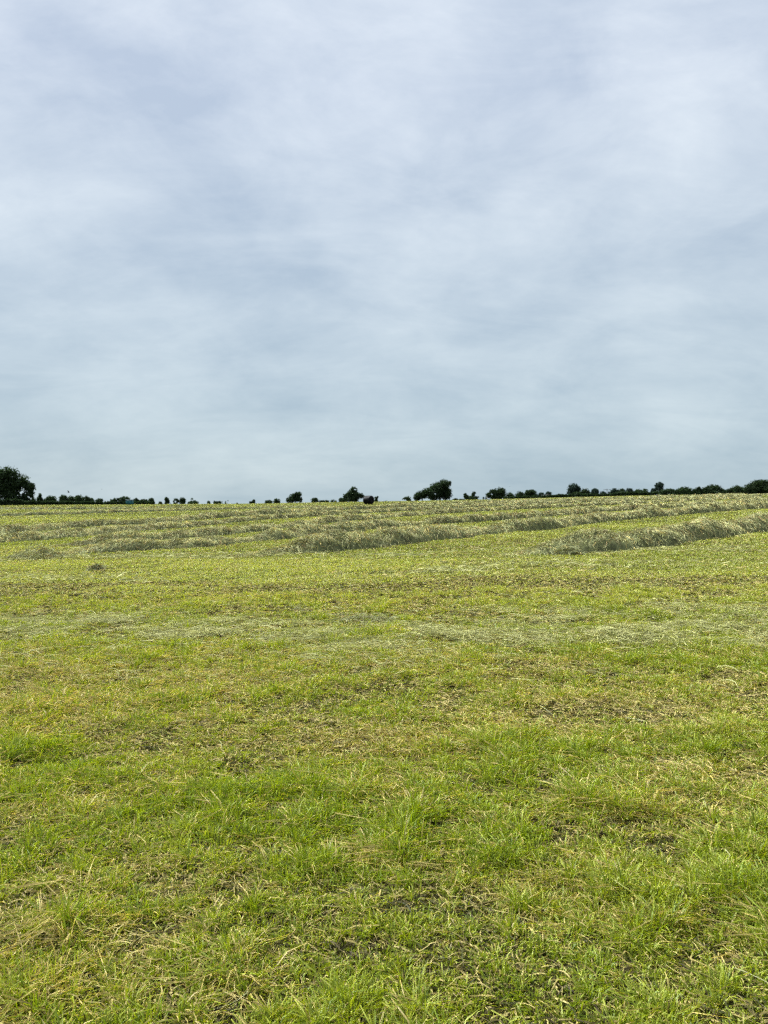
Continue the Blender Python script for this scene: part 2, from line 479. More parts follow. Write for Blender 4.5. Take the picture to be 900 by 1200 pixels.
# ------------------------------------------------------------------ windrows
def resample(P, step):
    P = np.asarray(P, float)
    s = np.r_[0, np.cumsum(np.linalg.norm(np.diff(P, axis=0), axis=1))]
    q = np.arange(0, s[-1], step)
    X = np.stack([np.interp(q, s, P[:, 0]), np.interp(q, s, P[:, 1])], -1)
    w = max(3, int(2.5 / step)) | 1
    ker = np.hanning(w + 2)[1:-1]; ker /= ker.sum()
    pad = w // 2
    ext = np.vstack([np.repeat(X[:1], pad, 0) - np.arange(pad, 0, -1)[:, None] * (X[1] - X[0]), X, np.repeat(X[-1:], pad, 0) + np.arange(1, pad + 1)[:, None] * (X[-1] - X[-2])])
    return np.stack([np.convolve(ext[:, k], ker, 'valid') for k in (0, 1)], -1), q

HAY_DULL = np.array([1.06, 1.02, 0.98])

def hay_tint(n):
    k = rng.random(n)[:, None]
    c = C_HAY * k + C_HAYG * (1 - k)
    b = rng.random(n) < 0.12
    c[b] = C_BROWN * 1.1
    p = rng.random(n) < 0.07
    c[p] = C_STRAW * 0.9
    return c * rng.uniform(0.78, 1.1, n)[:, None]

def heap_relief(x, y, seed):
    # tufts rolled over one another by the rake
    return 0.64 + 0.48 * smooth(0.22, 0.78, fbm(x * 1.3 + seed, y * 1.3, 2)) + 0.36 * (fbm(x * 4.2 + seed, y * 4.2 + 9, 3) - 0.5)

def windrow(label, photo_line, width, height, seed, gaps=(), taper=(2.0, 3.0), rough=0.20):
    W = [on_ground(u, v) for u, v in photo_line]
    step = 0.12 if seed <= 4 else 0.22
    P, q = resample(W, step)
    T_ = np.gradient(P, axis=0); T_ /= np.linalg.norm(T_, axis=1)[:, None]
    Nn = np.stack([-T_[:, 1], T_[:, 0]], -1)                     # to the far side
    Nn *= np.sign(Nn[:, 1:2] + 1e-6)
    L = q[-1]
    body = smooth(0, taper[0], q) * smooth(0, taper[1], L - q)
    lump = 1 - rough + 2.0 * rough * smooth(0.25, 0.72, fbm(q * 0.42 + seed * 7.7, q * 0 + seed, 3))
    for (g0, g1, dep) in gaps:
        body = body * (1 - dep * np.exp(-(((q / L - (g0 + g1) / 2) / max((g1 - g0) / 2, 1e-3)) ** 2)))
    hgt = height * body * lump
    wid = width * (0.75 + 0.5 * fbm(q * 0.35 + seed * 3.1, q * 0 + 2 + seed, 2)) * (0.55 + 0.45 * body)
    C0 = P + Nn * (width * 0.5)
    C0 = C0 + Nn * (0.35 * (fbm(q * 0.3 + seed, q * 0 + 5, 2) - 0.5))[:, None]
    nt_ = 23 if seed <= 4 else 13
    tt = np.linspace(-1, 1, nt_)
    prof = (1 - np.abs(tt) ** 2.4) ** 0.75
    X = C0[:, None, :] + Nn[:, None, :] * (tt[None, :, None] * wid[:, None, None] * 0.5)
    Z = ground(X[..., 0], X[..., 1])
    bumps = heap_relief(X[..., 0], X[..., 1], seed)
    Z = Z - 0.02 + hgt[:, None] * prof[None] * bumps * 0.92
    v = np.concatenate([X, Z[..., None]], -1).reshape(-1, 3)
    ns = len(q)
    i, j = np.meshgrid(np.arange(ns - 1), np.arange(nt_ - 1), indexing='ij')
    a = i * nt_ + j; b = a + 1; c = b + nt_; d = a + nt_
    t = np.concatenate([np.stack([a, c, b], -1).reshape(-1, 3), np.stack([a, d, c], -1).reshape(-1, 3)])
    core = np.broadcast_to(C_HAYG * 0.6, (len(v), 3)) * rng.uniform(0.45, 1.35, (len(v), 1))  # core coloured darker than the stalks, painting in the shadow between them
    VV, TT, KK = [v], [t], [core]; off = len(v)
    # stalks lying over and out of the heap, coarser far away
    dist = np.linalg.norm(C0, axis=1)
    dens = np.interp(dist, [16, 30, 60, 110, 200], [850, 480, 150, 50, 18])
    size = np.interp(dist, [16, 30, 60, 110, 200], [0.010, 0.016, 0.032, 0.06, 0.11])
    cnt = rng.poisson(dens * step * (0.25 + 0.75 * body))
    idx = np.repeat(np.arange(ns), cnt); n = len(idx)
    tr = np.where(rng.random(n) < 0.6, np.clip(rng.normal(0, 0.5, n), -1.1, 1.1), rng.uniform(-1.0, 1.0, n))
    pos = C0[idx] + Nn[idx] * (tr * wid[idx] * 0.5)[:, None] + T_[idx] * rng.uniform(-0.5, 0.5, n)[:, None] * step
    pr = np.clip(1 - np.abs(tr) ** 2.4, 0, 1) ** 0.75
    bm = heap_relief(pos[:, 0], pos[:, 1], seed)
    z = ground(pos[:, 0], pos[:, 1]) + hgt[idx] * pr * bm * 0.92 + rng.uniform(-0.02, 0.045, n) * (0.4 + body[idx])
    ang = np.arctan2(T_[idx, 1], T_[idx, 0]) + rng.normal(0.6, 0.6, n)
    D = np.stack([np.cos(ang), np.sin(ang), np.zeros(n)], -1)
    slope = -np.sign(tr) * np.abs(tr) * 1.6 * hgt[idx] / np.maximum(wid[idx] * 0.5, 0.1)
    D[:, 2] = slope * (D[:, 0] * Nn[idx, 0] + D[:, 1] * Nn[idx, 1]) + rng.normal(0, 0.22, n)
    ln = rng.uniform(0.15, 0.36, n) * np.clip(size[idx] / 0.02, 0.85, 1.5)
    p3 = np.c_[pos, z]
    v, t, c = strands(p3, D, ln, ln * rng.uniform(0.02, 0.16, n), size[idx] * rng.uniform(0.5, 1.3, n), HAY_DULL * hay_tint(n) * (0.66 + 0.68 * smooth(0.25, 0.75, fbm(pos[:, 0] * 2.4 + seed, pos[:, 1] * 2.4 + 40, 3)))[:, None], 0.6)
    VV.append(v); TT.append(t + off); KK.append(c)
    o = tri_mesh('hay_windrow', np.concatenate(VV), np.concatenate(TT), M_HAY, np.concatenate(KK))
    tag(o, label, 'windrow', 'windrows of cut hay across the field')
    return o

windrow('shortest and thickest windrow of hay, nearest the viewer at the right edge', [(622, 654), (648, 652), (780, 641), (900, 623), (1010, 606)], 1.60, 0.52, 1, taper=(3.5, 4), rough=0.10)
windrow('long tall windrow of hay starting left of centre, second nearest', [(270, 656), (292, 654.4), (365, 650), (460, 640), (522, 632), (600, 625), (628, 622), (737, 609), (900, 596), (1010, 588)], 1.3, 0.40, 2, rough=0.20, gaps=((0.14, 0.17, 0.4),), taper=(4.0, 4))
windrow('lumpy windrow of hay beginning in small heaps near the left edge, third nearest', [(62, 654), (93, 651), (150, 647), (213, 643), (300, 636), (405, 624), (483, 617), (600, 609), (740, 598), (900, 588), (1000, 583)], 1.2, 0.29, 3, gaps=((0.05, 0.07, 0.6), (0.16, 0.18, 0.5)))
windrow('broken windrow of hay just beyond the lumpy one that begins in heaps', [(70, 641), (130, 637), (187, 634), (250, 629), (300, 624), (405, 611), (483, 605), (600, 597.5), (740, 590.5), (900, 583.5)], 1.1, 0.25, 4, gaps=((0.1, 0.13, 0.6),))
windrow('windrow of hay entering at the left edge about level with the heaps', [(-60, 641), (0, 637), (50, 633), (90, 630), (133, 625), (187, 621), (233, 617), (300, 610), (405, 603), (483, 598.5), (600, 592.5), (740, 586.5), (900, 581.4)], 1.15, 0.25, 5, gaps=((0.13, 0.15, 0.6),))
windrow('wide windrow of hay across the left half, below the bright green strip', [(-60, 629), (0, 626), (70, 620), (130, 616), (197, 613), (300, 604), (405, 597.5), (483, 594.5), (600, 590), (740, 584.9), (900, 578.6)], 1.4, 0.29, 6)
windrow('thin far windrow of hay beyond the bright green strip, left of the bale', [(-50, 606), (0, 605), (97, 602), (200, 599), (300, 596), (395, 594.2)], 1.5, 0.24, 7)
windrow('farthest windrow of hay along the foot of the left hedge', [(-40, 597.5), (60, 597), (150, 596.3), (230, 595)], 1.6, 0.25, 8)
windrow('far windrow of hay passing just right of the black bale toward the trees', [(455, 592.4), (520, 590.6), (600, 588.2), (700, 585.3)], 1.4, 0.25, 9)
windrow('highest windrow of hay on the right, below the rounded hedge bushes', [(700, 589.0), (800, 584.4), (900, 579.9), (960, 577.5)], 1.4, 0.26, 10)

# small heaps of hay
def hay_heap(label, u, v, width, height, seed):
    cx, cy = on_ground(u, v)
    n = int(340 * max(1, width))
    a = rng.uniform(0, 2 * PI, n); r = np.sqrt(rng.random(n)) * width / 2
    x, y = cx + np.cos(a) * r, cy + np.sin(a) * r * 0.6
    prof = np.clip(1 - (r / (width / 2)) ** 1.6, 0, 1)
    z = ground(x, y) + 0.01 + height * prof * rng.uniform(0.2, 1.0, n)
    b = rng.uniform(0, 2 * PI, n)
    D = np.stack([np.cos(b), np.sin(b), rng.normal(0, 0.35, n)], -1)
    L = rng.uniform(0.10, 0.28, n)
    v_, t_, c_ = strands(np.c_[x, y, z], D, L, L * rng.uniform(0.02, 0.25, n), max(0.006, cy * 0.0009) * rng.uniform(0.6, 1.3, n), hay_tint(n) * 0.9, 0.7)
    o = tri_mesh('hay_heap', v_, t_, M_HAY, c_)
    tag(o, label, 'hay heap', 'small heaps of loose hay')
hay_heap('tiny dark tuft of hay standing alone on the grass at the left', 113, 669, 0.30, 0.12, 1)
hay_heap('low dark heap of hay in the middle of the thin near swath', 428, 731, 0.85, 0.07, 2)
hay_heap('small heap of hay off the near end of the thickest right windrow', 664, 650, 0.75, 0.22, 3)
hay_heap('rounded heap of hay at the left edge, before the lumpy windrow', 45, 654, 1.7, 0.34, 4)

# ------------------------------------------------------------------ wrapped bale
def build_bale():
    x, y = on_ground(432, 591.6)
    R, Ln = 0.64, 1.28
    t = empty('wrapped_bale', (x, y, float(ground(x, y)) + 0.06), 0)
    tag(t, 'round bale wrapped in black plastic, lying alone on the far field', 'bale')
    n = 64
    prof = [(-Ln/2 - 0.005, 0.0), (-Ln/2 + 0.0, R*0.35), (-Ln/2 + 0.012, R*0.78), (-Ln/2 + 0.05, R*0.93), (-Ln/2 + 0.13, R*0.99)]
    prof += [(s, R * (1.0 + 0.012 * math.sin(s * 19))) for s in np.linspace(-Ln/2 + 0.2, Ln/2 - 0.2, 22)]
    prof += [(-a, r) for a, r in reversed(prof[:5])]
    th = np.arange(n) / n * 2 * PI
    def ring(a, r):
        rr = r * (1 + 0.018 * np.sin(5 * th + a * 3) + 0.012 * np.sin(11 * th - 4 * a))
        zz = R + rr * np.sin(th)
        zz = np.maximum(zz, 0.035 + 0.0 * zz)                     # sags flat where it rests
        return np.stack([np.full(n, a), rr * np.cos(th), zz], -1)
    def rot(v):
        al = math.radians(-38)                                    # right-hand end turned toward the viewer
        c, s = math.cos(al), math.sin(al)
        return np.stack([v[:, 0]*c - v[:, 1]*s, v[:, 0]*s + v[:, 1]*c, v[:, 2]], -1)
    v = np.concatenate([ring(a, r) for a, r in prof])
    m = len(prof); T_ = []
    for i in range(m - 1):
        for j in range(n):
            k = (j + 1) % n
            T_ += [[i*n+j, (i+1)*n+k, i*n+k], [i*n+j, (i+1)*n+j, (i+1)*n+k]]
    g = Geo(); g.add(rot(v), T_); g.build('wrapped_body', M_FILM, t, True)
    for sgn in (-1, 1):                                           # star of overlapping film on each end
        g = Geo()
        for k in range(12):
            a0 = k / 12 * 2 * PI; w = 0.27
            pts = []
            for rr, aa in ((0.05, a0), (R * 0.86, a0 - w), (R * 0.86, a0 + w)):
                pts.append([sgn * (Ln/2 + 0.012 + 0.004 * (k % 3)) - sgn * 0.012 * (rr > 0.3), rr * math.cos(aa), R + rr * math.sin(aa)])
            pts += [[p[0] - sgn * 0.02, p[1], p[2]] for p in pts]
            g.add(rot(np.array(pts)), [[0,1,2],[3,5,4],[0,3,4],[0,4,1],[1,4,5],[1,5,2],[2,5,3],[2,3,0]])
        g.build('end_wrap', M_FILM, t)
build_bale()

# ------------------------------------------------------------------ trees, bushes, hedges
def leaf_cloud(g, lobes, dens, size, gap, base_col, seed, floor=None):
    """leaf sprays through the volume of each lobe, thinned by noise so sky shows through"""
    r = np.random.default_rng(seed)
    for (cx, cy, cz, ax, ay, az) in lobes:
        surf = ax * az * PI
        n = int(np.clip(surf * dens / (size * size), 40, 9000))
        d = r.normal(size=(n, 3)); d /= np.linalg.norm(d, axis=1)[:, None]
        rad = r.random(n) ** 0.42
        bump = 0.84 + 0.34 * fbm(np.arctan2(d[:, 1], d[:, 0]) * 1.9 + seed + cx, d[:, 2] * 3.1 + seed * 0.7 + cz, 3)
        stray = r.random(n) < 0.03
        rad = np.where(stray, rad * 1.12, rad)
        inner = r.random(n) < 0.28                               # big inner boughs of leaf, close to the limbs
        rad = np.where(inner, r.random(n) ** 0.5 * 0.80, rad)
        p = d * (rad * bump)[:, None] * np.array([ax, ay, az]) + np.array([cx, cy, cz])
        hole = fbm(p[:, 0] / (size * 4) + seed, p[:, 2] / (size * 4) + seed * 1.3, 2)
        keep = hole > gap * 0.95
        if floor is not None: keep &= p[:, 2] > floor
        p = p[keep]; inner = inner[keep]; n = len(p)
        if n == 0: continue
        a = r.normal(size=(n, 3)); a /= np.linalg.norm(a, axis=1)[:, None]
        b = np.cross(a, r.normal(size=(n, 3))); b /= np.linalg.norm(b, axis=1)[:, None] + 1e-9
        s = size * (r.uniform(0.5, 1.15, n) * np.where(inner, 2.3, 1.0))[:, None]
        v = np.stack([p - a*s*0.6, p + b*s*0.42 - a*s*0.1, p + a*s*0.65, p - b*s*0.42 + a*s*0.05], 1).reshape(-1, 3)
        k = np.arange(n)[:, None, None] * 4
        t = (k + np.array([[0,1,2],[0,2,3]])[None]).reshape(-1, 3)
        clump = fbm(p[:, 0] / (size*6) + seed*2, p[:, 2] / (size*6), 2)
        c = base_col * (0.55 + 0.7 * clump + 0.25 * r.random(n))[:, None]
        g.add(v, t, np.repeat(c, 4, axis=0))

DARK = np.array([0.034, 0.056, 0.022]); MIDG = np.array([0.042, 0.066, 0.025]); BLUE = np.array([0.044, 0.070, 0.050])
_seed = [100]

def plant(kind, label, category, dist, lobes, gap=0.26, col=DARK, size=None, group=None, trunk=True, dens=9.0, depth=1.0):
    """lobes: outline circles in photo pixels (u, v, ru, rv), set out at their true distance and size"""
    _seed[0] += 1; sd = _seed[0]
    k = dist / FOC
    u0 = sum(l[0] * l[2] for l in lobes) / sum(l[2] for l in lobes)
    bx = (u0 - 450) * k
    bz = float(ground(bx, dist))
    t = empty(kind, (bx, dist, bz))
    tag(t, label, category, group)
    size = size or max(0.26, dist * 0.0014)
    r = np.random.default_rng(sd + 900)
    L3 = []
    for (u, v, ru, rv) in lobes:
        x = (u - 450) * k - bx; z = CAM_Z + (HORIZON - v) * k - bz
        L3.append((x, r.uniform(-0.35, 0.35) * ru * k * depth, z, ru * k * 1.10, ru * k * depth, rv * k * 1.06))
    zlow = min(l[2] - l[5] for l in L3); ztop = max(l[2] + l[5] for l in L3)
    is_tree = category == 'tree'
    skirt = 0.16 * ztop if is_tree else 0.0
    if zlow > skirt + 0.2:                                        # foliage carries on down below the brow of the field
        cx = sum(l[0] * l[3] for l in L3) / sum(l[3] for l in L3)
        w = 0.95 * max(l[3] for l in L3)
        zz = zlow + 0.15 * (ztop - zlow)
        hh = (zz - skirt) / 2
        L3.append((cx, 0, skirt + hh, w, w * depth, hh * 1.25))
    if not is_tree:                                               # a bush spreads where it meets the ground line
        lo = min(L3[:len(lobes)], key=lambda l: l[2] - l[5])
        x0 = min(l[0] - l[3] for l in L3); x1 = max(l[0] + l[3] for l in L3)
        hb = 0.30 * (ztop - zlow)
        L3.append(((x0 + x1) / 2, 0, zlow + hb * 0.7, (x1 - x0) / 2 * 1.02, (x1 - x0) / 2 * depth, hb))
    g = Geo(); leaf_cloud(g, L3, dens, size, gap, col, sd, 0.05)
    g.build('crown' if is_tree else 'foliage', M_LEAF, t)
    if trunk:
        g = Geo()
        rt = max(0.05, ztop * 0.028) if is_tree else max(0.03, ztop * 0.018)
        h = ztop * 0.62
        bend = r.normal(0, 0.02, 2) * h
        pts = [(0, 0, -0.1), (bend[0]*0.3, bend[1]*0.3, h*0.3), (bend[0], bend[1], h*0.65), (bend[0]*1.4, bend[1]*1.4, h)]
        tube(g, pts, [rt*1.35, rt, rt*0.7, rt*0.3], 8)
        for l in L3[:5]:
            zs = min(h * 0.6, l[2])
            tube(g, [(bend[0]*0.6, bend[1]*0.6, zs*0.6), (l[0]*0.5, l[1]*0.5, (zs*0.6 + l[2]) / 2 + 0.1), (l[0], l[1], l[2])], [rt*0.6, rt*0.4, rt*0.15], 6)
        g.build('trunk' if is_tree else 'stem', M_BARK, t)
    return t

GT = 'trees and bushes along the skyline'
def tree(label, dist, lobes, **kw): return plant('tree', label, 'tree', dist, lobes, group=GT, **kw)
def bush(label, dist, lobes, **kw): return plant('bush', label, 'bush', dist, lobes, group=GT, **kw)

# left
tree('largest tree, broad dark crown with sky gaps, cut by the left edge', 222, [(9, 570, 18, 15), (-10, 574, 20, 20), (25, 566, 11, 11), (34, 571, 8, 7), (12, 556, 12, 9), (31, 582, 8, 7), (-2, 558, 13, 9), (17, 580, 14, 10), (37, 578, 4, 6)], gap=0.36, dens=6.5, size=0.44)
bush('tiny round bush in the dip right of the largest tree', 232, [(39.5, 586, 2.6, 3.4)])
bush('narrow pointed bush rising above the left hedge beside the largest tree', 232, [(47, 585, 3.4, 3.6), (47.3, 581.5, 2.0, 3.6)])
bush('neat dome of dark foliage above the left hedge, second after the pointed bush', 232, [(61, 585.5, 6.6, 4.8), (55, 587, 4, 3)])
bush('broad bush right under the large flying bird', 232, [(75, 584.8, 5.2, 5.0), (83, 585.5, 5, 4.4)])
bush('round bush just right of the one beneath the large bird', 232, [(92.5, 584.8, 5.4, 5.0)])
bush('ragged bush with a drooping right side, between round bush and gap', 232, [(102, 585.5, 4.8, 4.2), (106.5, 586.5, 3.6, 3)])
bush('low flat bush standing alone between two gaps above the left hedge', 232, [(117, 586.8, 5, 2.8)])
bush('spiky bush left of the dome beside the teal shed', 232, [(133, 585.5, 3.6, 3.6), (138.5, 586.2, 3, 3)], gap=0.32)
bush('dark dome bush touching the left side of the teal shed', 232, [(147, 585.2, 6.2, 3.8)])
bush('spiky narrow bush touching the right side of the teal shed', 232, [(159.5, 587, 3, 3.6), (162.5, 588, 2.5, 3)], gap=0.32)
bush('low lumpy bush second right of the teal shed', 232, [(168.5, 587.6, 5.4, 3)])
bush('upright bush ending the clump right of the teal shed', 232, [(177, 586.8, 3.1, 3.7)])
bush('tiny low bush alone, left of the squarish tall bush', 240, [(188, 590, 2.1, 2.1)])
bush('tall squarish bush with flat top, left of centre', 240, [(195.5, 585.3, 2.7, 2.8), (196, 588, 2.6, 3)], gap=0.2)
bush('small rounded bush joined to the right of the squarish bush', 240, [(206.5, 587.2, 3.2, 3.3), (202.5, 589, 2.8, 2)])
bush('bumpy bush between the small rounded and triangular bushes', 240, [(213.5, 586.5, 3.8, 3.7)])
bush('triangular bush with a peaked top and sloping sides', 240, [(226, 586.8, 2.8, 3.6), (226, 589, 6, 2.4)])
bush('long low mound of bush standing alone, twice as wide as neighbours', 245, [(248, 588.8, 5, 2.6), (255, 589, 6, 2.4)])
bush('wispy forked sapling right of the long low mound', 245, [(265, 589, 1.6, 2.0), (267.5, 588, 1.3, 2.0)], gap=0.38)
bush('barely visible speck of bush just right of the wispy sapling', 250, [(278.5, 590.5, 2, 1.0)])
bush('small leaning bush with a raised right tip, alone on the brow', 255, [(294.5, 588.8, 2, 1.6), (297.5, 587.6, 1.8, 2.2)])
bush('flat low bush left of the slightly taller one, before the lone tree', 255, [(315, 587.8, 4.6, 1.8)])
bush('round low bush close left of the lone tree', 255, [(324.5, 586.8, 3.9, 2.4)])
tree('lone tree with crown leaning right, left of the black bale', 262, [(345, 583.5, 7.2, 5.5), (349, 579.6, 4.6, 3.6), (340, 586, 5, 3.8), (351, 585, 3.6, 4)], gap=0.24)
bush('dark round bush midway between the lone tree and the bale', 262, [(369, 586, 4.3, 2.9)])
bush('low strip of bush right of the midway round bush', 262, [(377, 587.8, 3.6, 1.5), (383, 587.9, 3, 1.4)])
bush('small low dome of bush close left of the tree behind the bale', 262, [(390.5, 587.2, 3.4, 1.9)])
tree('conical tree standing behind and left of the black bale', 270, [(414.5, 574.8, 4.6, 4.4), (416, 581, 6.8, 5.5), (410.5, 580, 5, 5), (423.5, 581, 3.6, 3.2), (413, 585, 8, 4)], gap=0.24)
bush('small open bush leaning on the left of the conical tree', 265, [(404.5, 581.8, 2.7, 3.2), (401, 586, 4.2, 2.6)], gap=0.33)
bush('thin dark upright bush showing just right of the black bale', 160, [(441.3, 585.8, 1.0, 3.4), (440.0, 583.6, 0.8, 1.6), (442.4, 582.8, 0.7, 1.4)], size=0.22, gap=0.2)
bush('faint bump of bush on the brow right of the bale', 262, [(452.5, 588.2, 2.4, 0.9)])
bush('small pale rounded bush with gaps, left of the tallest central tree', 275, [(477, 584.6, 4.8, 3.0), (473.5, 586, 2.4, 2.6)], gap=0.36, col=MIDG)
tree('tall dense rounded tree, the biggest near the middle', 270, [(516, 573, 9.6, 9), (520, 568.3, 6.8, 6.6), (510, 574, 8.5, 8), (522.5, 578, 7.6, 8.5), (527, 566.5, 2.2, 3), (509, 581, 10, 6)], gap=0.22)
tree('lower spreading tree joined to the left of the biggest middle tree', 266, [(493, 580.5, 7.6, 5.2), (500.5, 577.6, 7.4, 5.8), (488.5, 583.5, 4.4, 4)], gap=0.22)
bush('low dark bush filling the gap right of the biggest middle tree', 266, [(534, 586, 3.6, 1.9), (541, 586.3, 4, 1.5)])
bush('ragged two-pronged bush with a pale gap between its prongs', 266, [(545.5, 581, 2.6, 3.4), (555.2, 579.6, 2.6, 3.6), (552.5, 583.8, 5.5, 3), (558.5, 584, 3.6, 2.8)], gap=0.31)
# right of centre
bush('small dark bush on the left of the pale leaning post', 262, [(568, 584.3, 2.4, 3.4)])
tree('broad tree with stepped crown right of the pale leaning post', 262, [(580, 580, 7.4, 7), (587, 577, 6, 6), (577, 577, 3.8, 3.8), (572.5, 580.5, 3.4, 3.4), (585, 583, 8, 4)], gap=0.22)
tree('round-topped tree joined to the right of the stepped tree', 262, [(598, 582, 5, 5.2), (602, 584.5, 3.4, 3)], gap=0.24)
tree('ball-shaped tree left of the mushroom-shaped one', 262, [(609.5, 581, 5.6, 5.2), (613, 583, 5, 3.5)], gap=0.2)
tree('mushroom-shaped tree with flat rounded cap, left of the grey shed', 262, [(622, 577.2, 6.4, 4), (623, 581, 5, 5), (619, 580, 4.6, 4.6)], gap=0.2)
tree('bluish distant tree directly left of the grey shed roof', 350, [(632.5, 580, 4.4, 4), (629.5, 582, 3.6, 3)], col=BLUE, gap=0.24)
tree('bluish distant tree peeping over the grey shed roof', 350, [(642.5, 579, 3.8, 3), (637.5, 581, 3, 2)], col=BLUE, gap=0.24)
tree('tall tree with a big flat-topped crown, second right of the shed', 262, [(672, 572, 6.6, 5.4), (670, 577, 5.6, 5.5), (676.5, 573.8, 4.4, 4.4)], col=BLUE * 0.8, gap=0.2)
tree('lower bushy tree spreading right from the flat-topped tree', 245, [(684.5, 577.6, 6.8, 4.8), (689.5, 579.5, 4.6, 4), (677, 580, 7, 4)], gap=0.22, col=MIDG * 0.8)
tree('small tree with a notch of sky under its right side', 262, [(697.5, 575.8, 4, 3.6), (694.5, 579, 3, 3.6), (700.2, 576.6, 1.8, 2.4)], gap=0.28, col=BLUE * 0.8)
tree('little rounded tree at the left foot of the utility pole', 270, [(706.5, 578.6, 3.9, 3)], gap=0.3, col=BLUE * 0.8)
tree('pale ragged tree right of the utility pole', 262, [(719.5, 576.6, 4.6, 4.4), (716, 579, 3.6, 3.4)], gap=0.28, col=BLUE * 0.85)
tree('middle tree of the three right of the utility pole', 262, [(728, 576.6, 5.4, 4.2)], gap=0.24, col=MIDG * 0.9)
tree('smooth round tree, third right of the utility pole', 262, [(738, 576.4, 5, 4.4), (741, 579, 4, 3)], gap=0.22, col=BLUE * 0.75)
tree('low round tree left of the taller knobbly-crowned tree', 255, [(748, 577.4, 5.2, 4.2), (755, 577.2, 5, 4.4)], gap=0.24)
tree('taller tree with a knob-shaped crown rising above the right hedge', 262, [(773, 569, 5.2, 4), (771.5, 574, 5.6, 4.6), (766, 575.5, 3.6, 3.2)], gap=0.24, col=BLUE * 0.8)
bush('long low rounded bush right below the knob-crowned tree', 226, [(778, 577, 6.5, 3.6), (786, 576.3, 7, 3.9)], gap=0.2)
bush('rounded bush between the long low bush and the pointed one', 226, [(803, 575, 9, 4.6), (797, 576.5, 7, 3.8)], gap=0.2)
bush('small pointed bush left of the high dome bush', 226, [(818, 574.6, 4.2, 3.4), (818.5, 572.6, 2, 2.6), (814, 576.5, 4, 3)], gap=0.22)
bush('high dome-shaped bush, first of two domes on the right', 226, [(835, 573, 10, 5.4), (828, 574.8, 7, 4.2), (843, 575, 6.5, 3.2)], gap=0.2)
bush('smaller dome-shaped bush, between high dome and corner mass', 226, [(862.5, 573.2, 7, 4.0), (868, 574.2, 6, 3), (856, 575, 5, 2.6)], gap=0.2)
bush('big sloping bush rising toward the right edge', 222, [(884, 569.3, 7.5, 6.4), (877, 572, 6.5, 4.6), (888, 566, 5, 4)], gap=0.2)
bush('tallest bush of the right hedge, cut by the right edge', 220, [(897, 567.2, 7.5, 5.6), (908, 566, 9, 7), (903, 571, 8, 5)], gap=0.22)

def hedge(label, dist0, dist1, pts, thick, col, gap=0.16):
    """clipped field hedge following the top line given by (u, v_top); its foot stands on the field"""
    _seed[0] += 1; sd = _seed[0]
    us = np.arange(pts[0][0], pts[-1][0], 2.6)
    vt = np.interp(us, [p[0] for p in pts], [p[1] for p in pts])
    ds = np.interp(us, [us[0], us[-1]], [dist0, dist1])
    m = len(us) // 2
    bx, by = (us[m] - 450) * ds[m] / FOC, ds[m]
    bz = float(ground(bx, by))
    t = empty('hedge', (bx, by, bz)); tag(t, label, 'hedge', 'hedges along the field edge')
    L3 = []
    for u, v, d in zip(us, vt, ds):
        k = d / FOC; x = (u - 450) * k
        top = CAM_Z + (HORIZON - v) * k; gz = float(ground(x, d))
        h = max(top - gz, 0.7)
        for f in (0.28, 0.72):
            L3.append((x - bx, d - by, gz + h * f - bz, 2.3 * k, thick, h * 0.36))
    g = Geo(); leaf_cloud(g, L3, 6.0, 0.36, gap, col, sd)
    g.build('foliage', M_LEAF, t)
hedge('long level trimmed hedge in front of the largest tree', 208, 216, [(-70, 584.5), (0, 584.8), (22, 585.2), (30, 587), (90, 587.6), (150, 588.6), (182, 589.6)], 0.8, DARK * 0.85)
hedge('dark uneven hedge under the right-hand trees and utility pole', 240, 226, [(592, 585), (604, 583.6), (616, 583.4), (630, 582.8), (643, 582.4), (648, 580.5), (655, 579), (664, 580), (676, 578), (700, 579), (712, 579.6), (722, 577), (740, 576.3), (760, 577), (772, 575.6), (790, 575.4), (800, 574.2), (814, 575.8), (826, 574.6), (848, 575.2), (870, 574), (905, 571), (930, 570)], 1.0, DARK * 0.9)

# ------------------------------------------------------------------ teal shed beside the left hedge
def build_teal():
    d = 206.0; k = d / FOC
    x = (152 - 450) * k; z = float(ground(x, d))
    t = empty('field_shed', (x, d, z)); tag(t, 'small teal box-shaped shed with pale top in a gap of the left hedge', 'shed')
    top = CAM_Z + (HORIZON - 585.4) * k - z
    w, dp = 3.5 * k, 1.4
    g = Geo(); box(g, (-w, -dp/2, 0), (w, dp/2, top * 0.86))
    for i in range(9):
        xx = -w + (i + 0.5) * 2 * w / 9
        box(g, (xx - 0.03, -dp/2 - 0.025, 0.04), (xx + 0.03, -dp/2 - 0.001, top * 0.84))
    g.build('wall', M_TEAL, t)
    g = Geo(); box(g, (-w - 0.08, -dp/2 - 0.1, top * 0.865), (w + 0.08, dp/2 + 0.1, top)); r = g.build('roof', M_PALE, t)
    g = Geo(); box(g, (-0.1, -dp/2 - 0.06, 0.05), (w * 0.75, -dp/2 - 0.03, top * 0.8)); dr = g.build('door', M_TEAL, t)
    g = Geo(); box(g, (0.0, -dp/2 - 0.09, top * 0.4), (0.06, -dp/2 - 0.062, top * 0.5)); g.build('handle', M_POLE, dr)
build_teal()

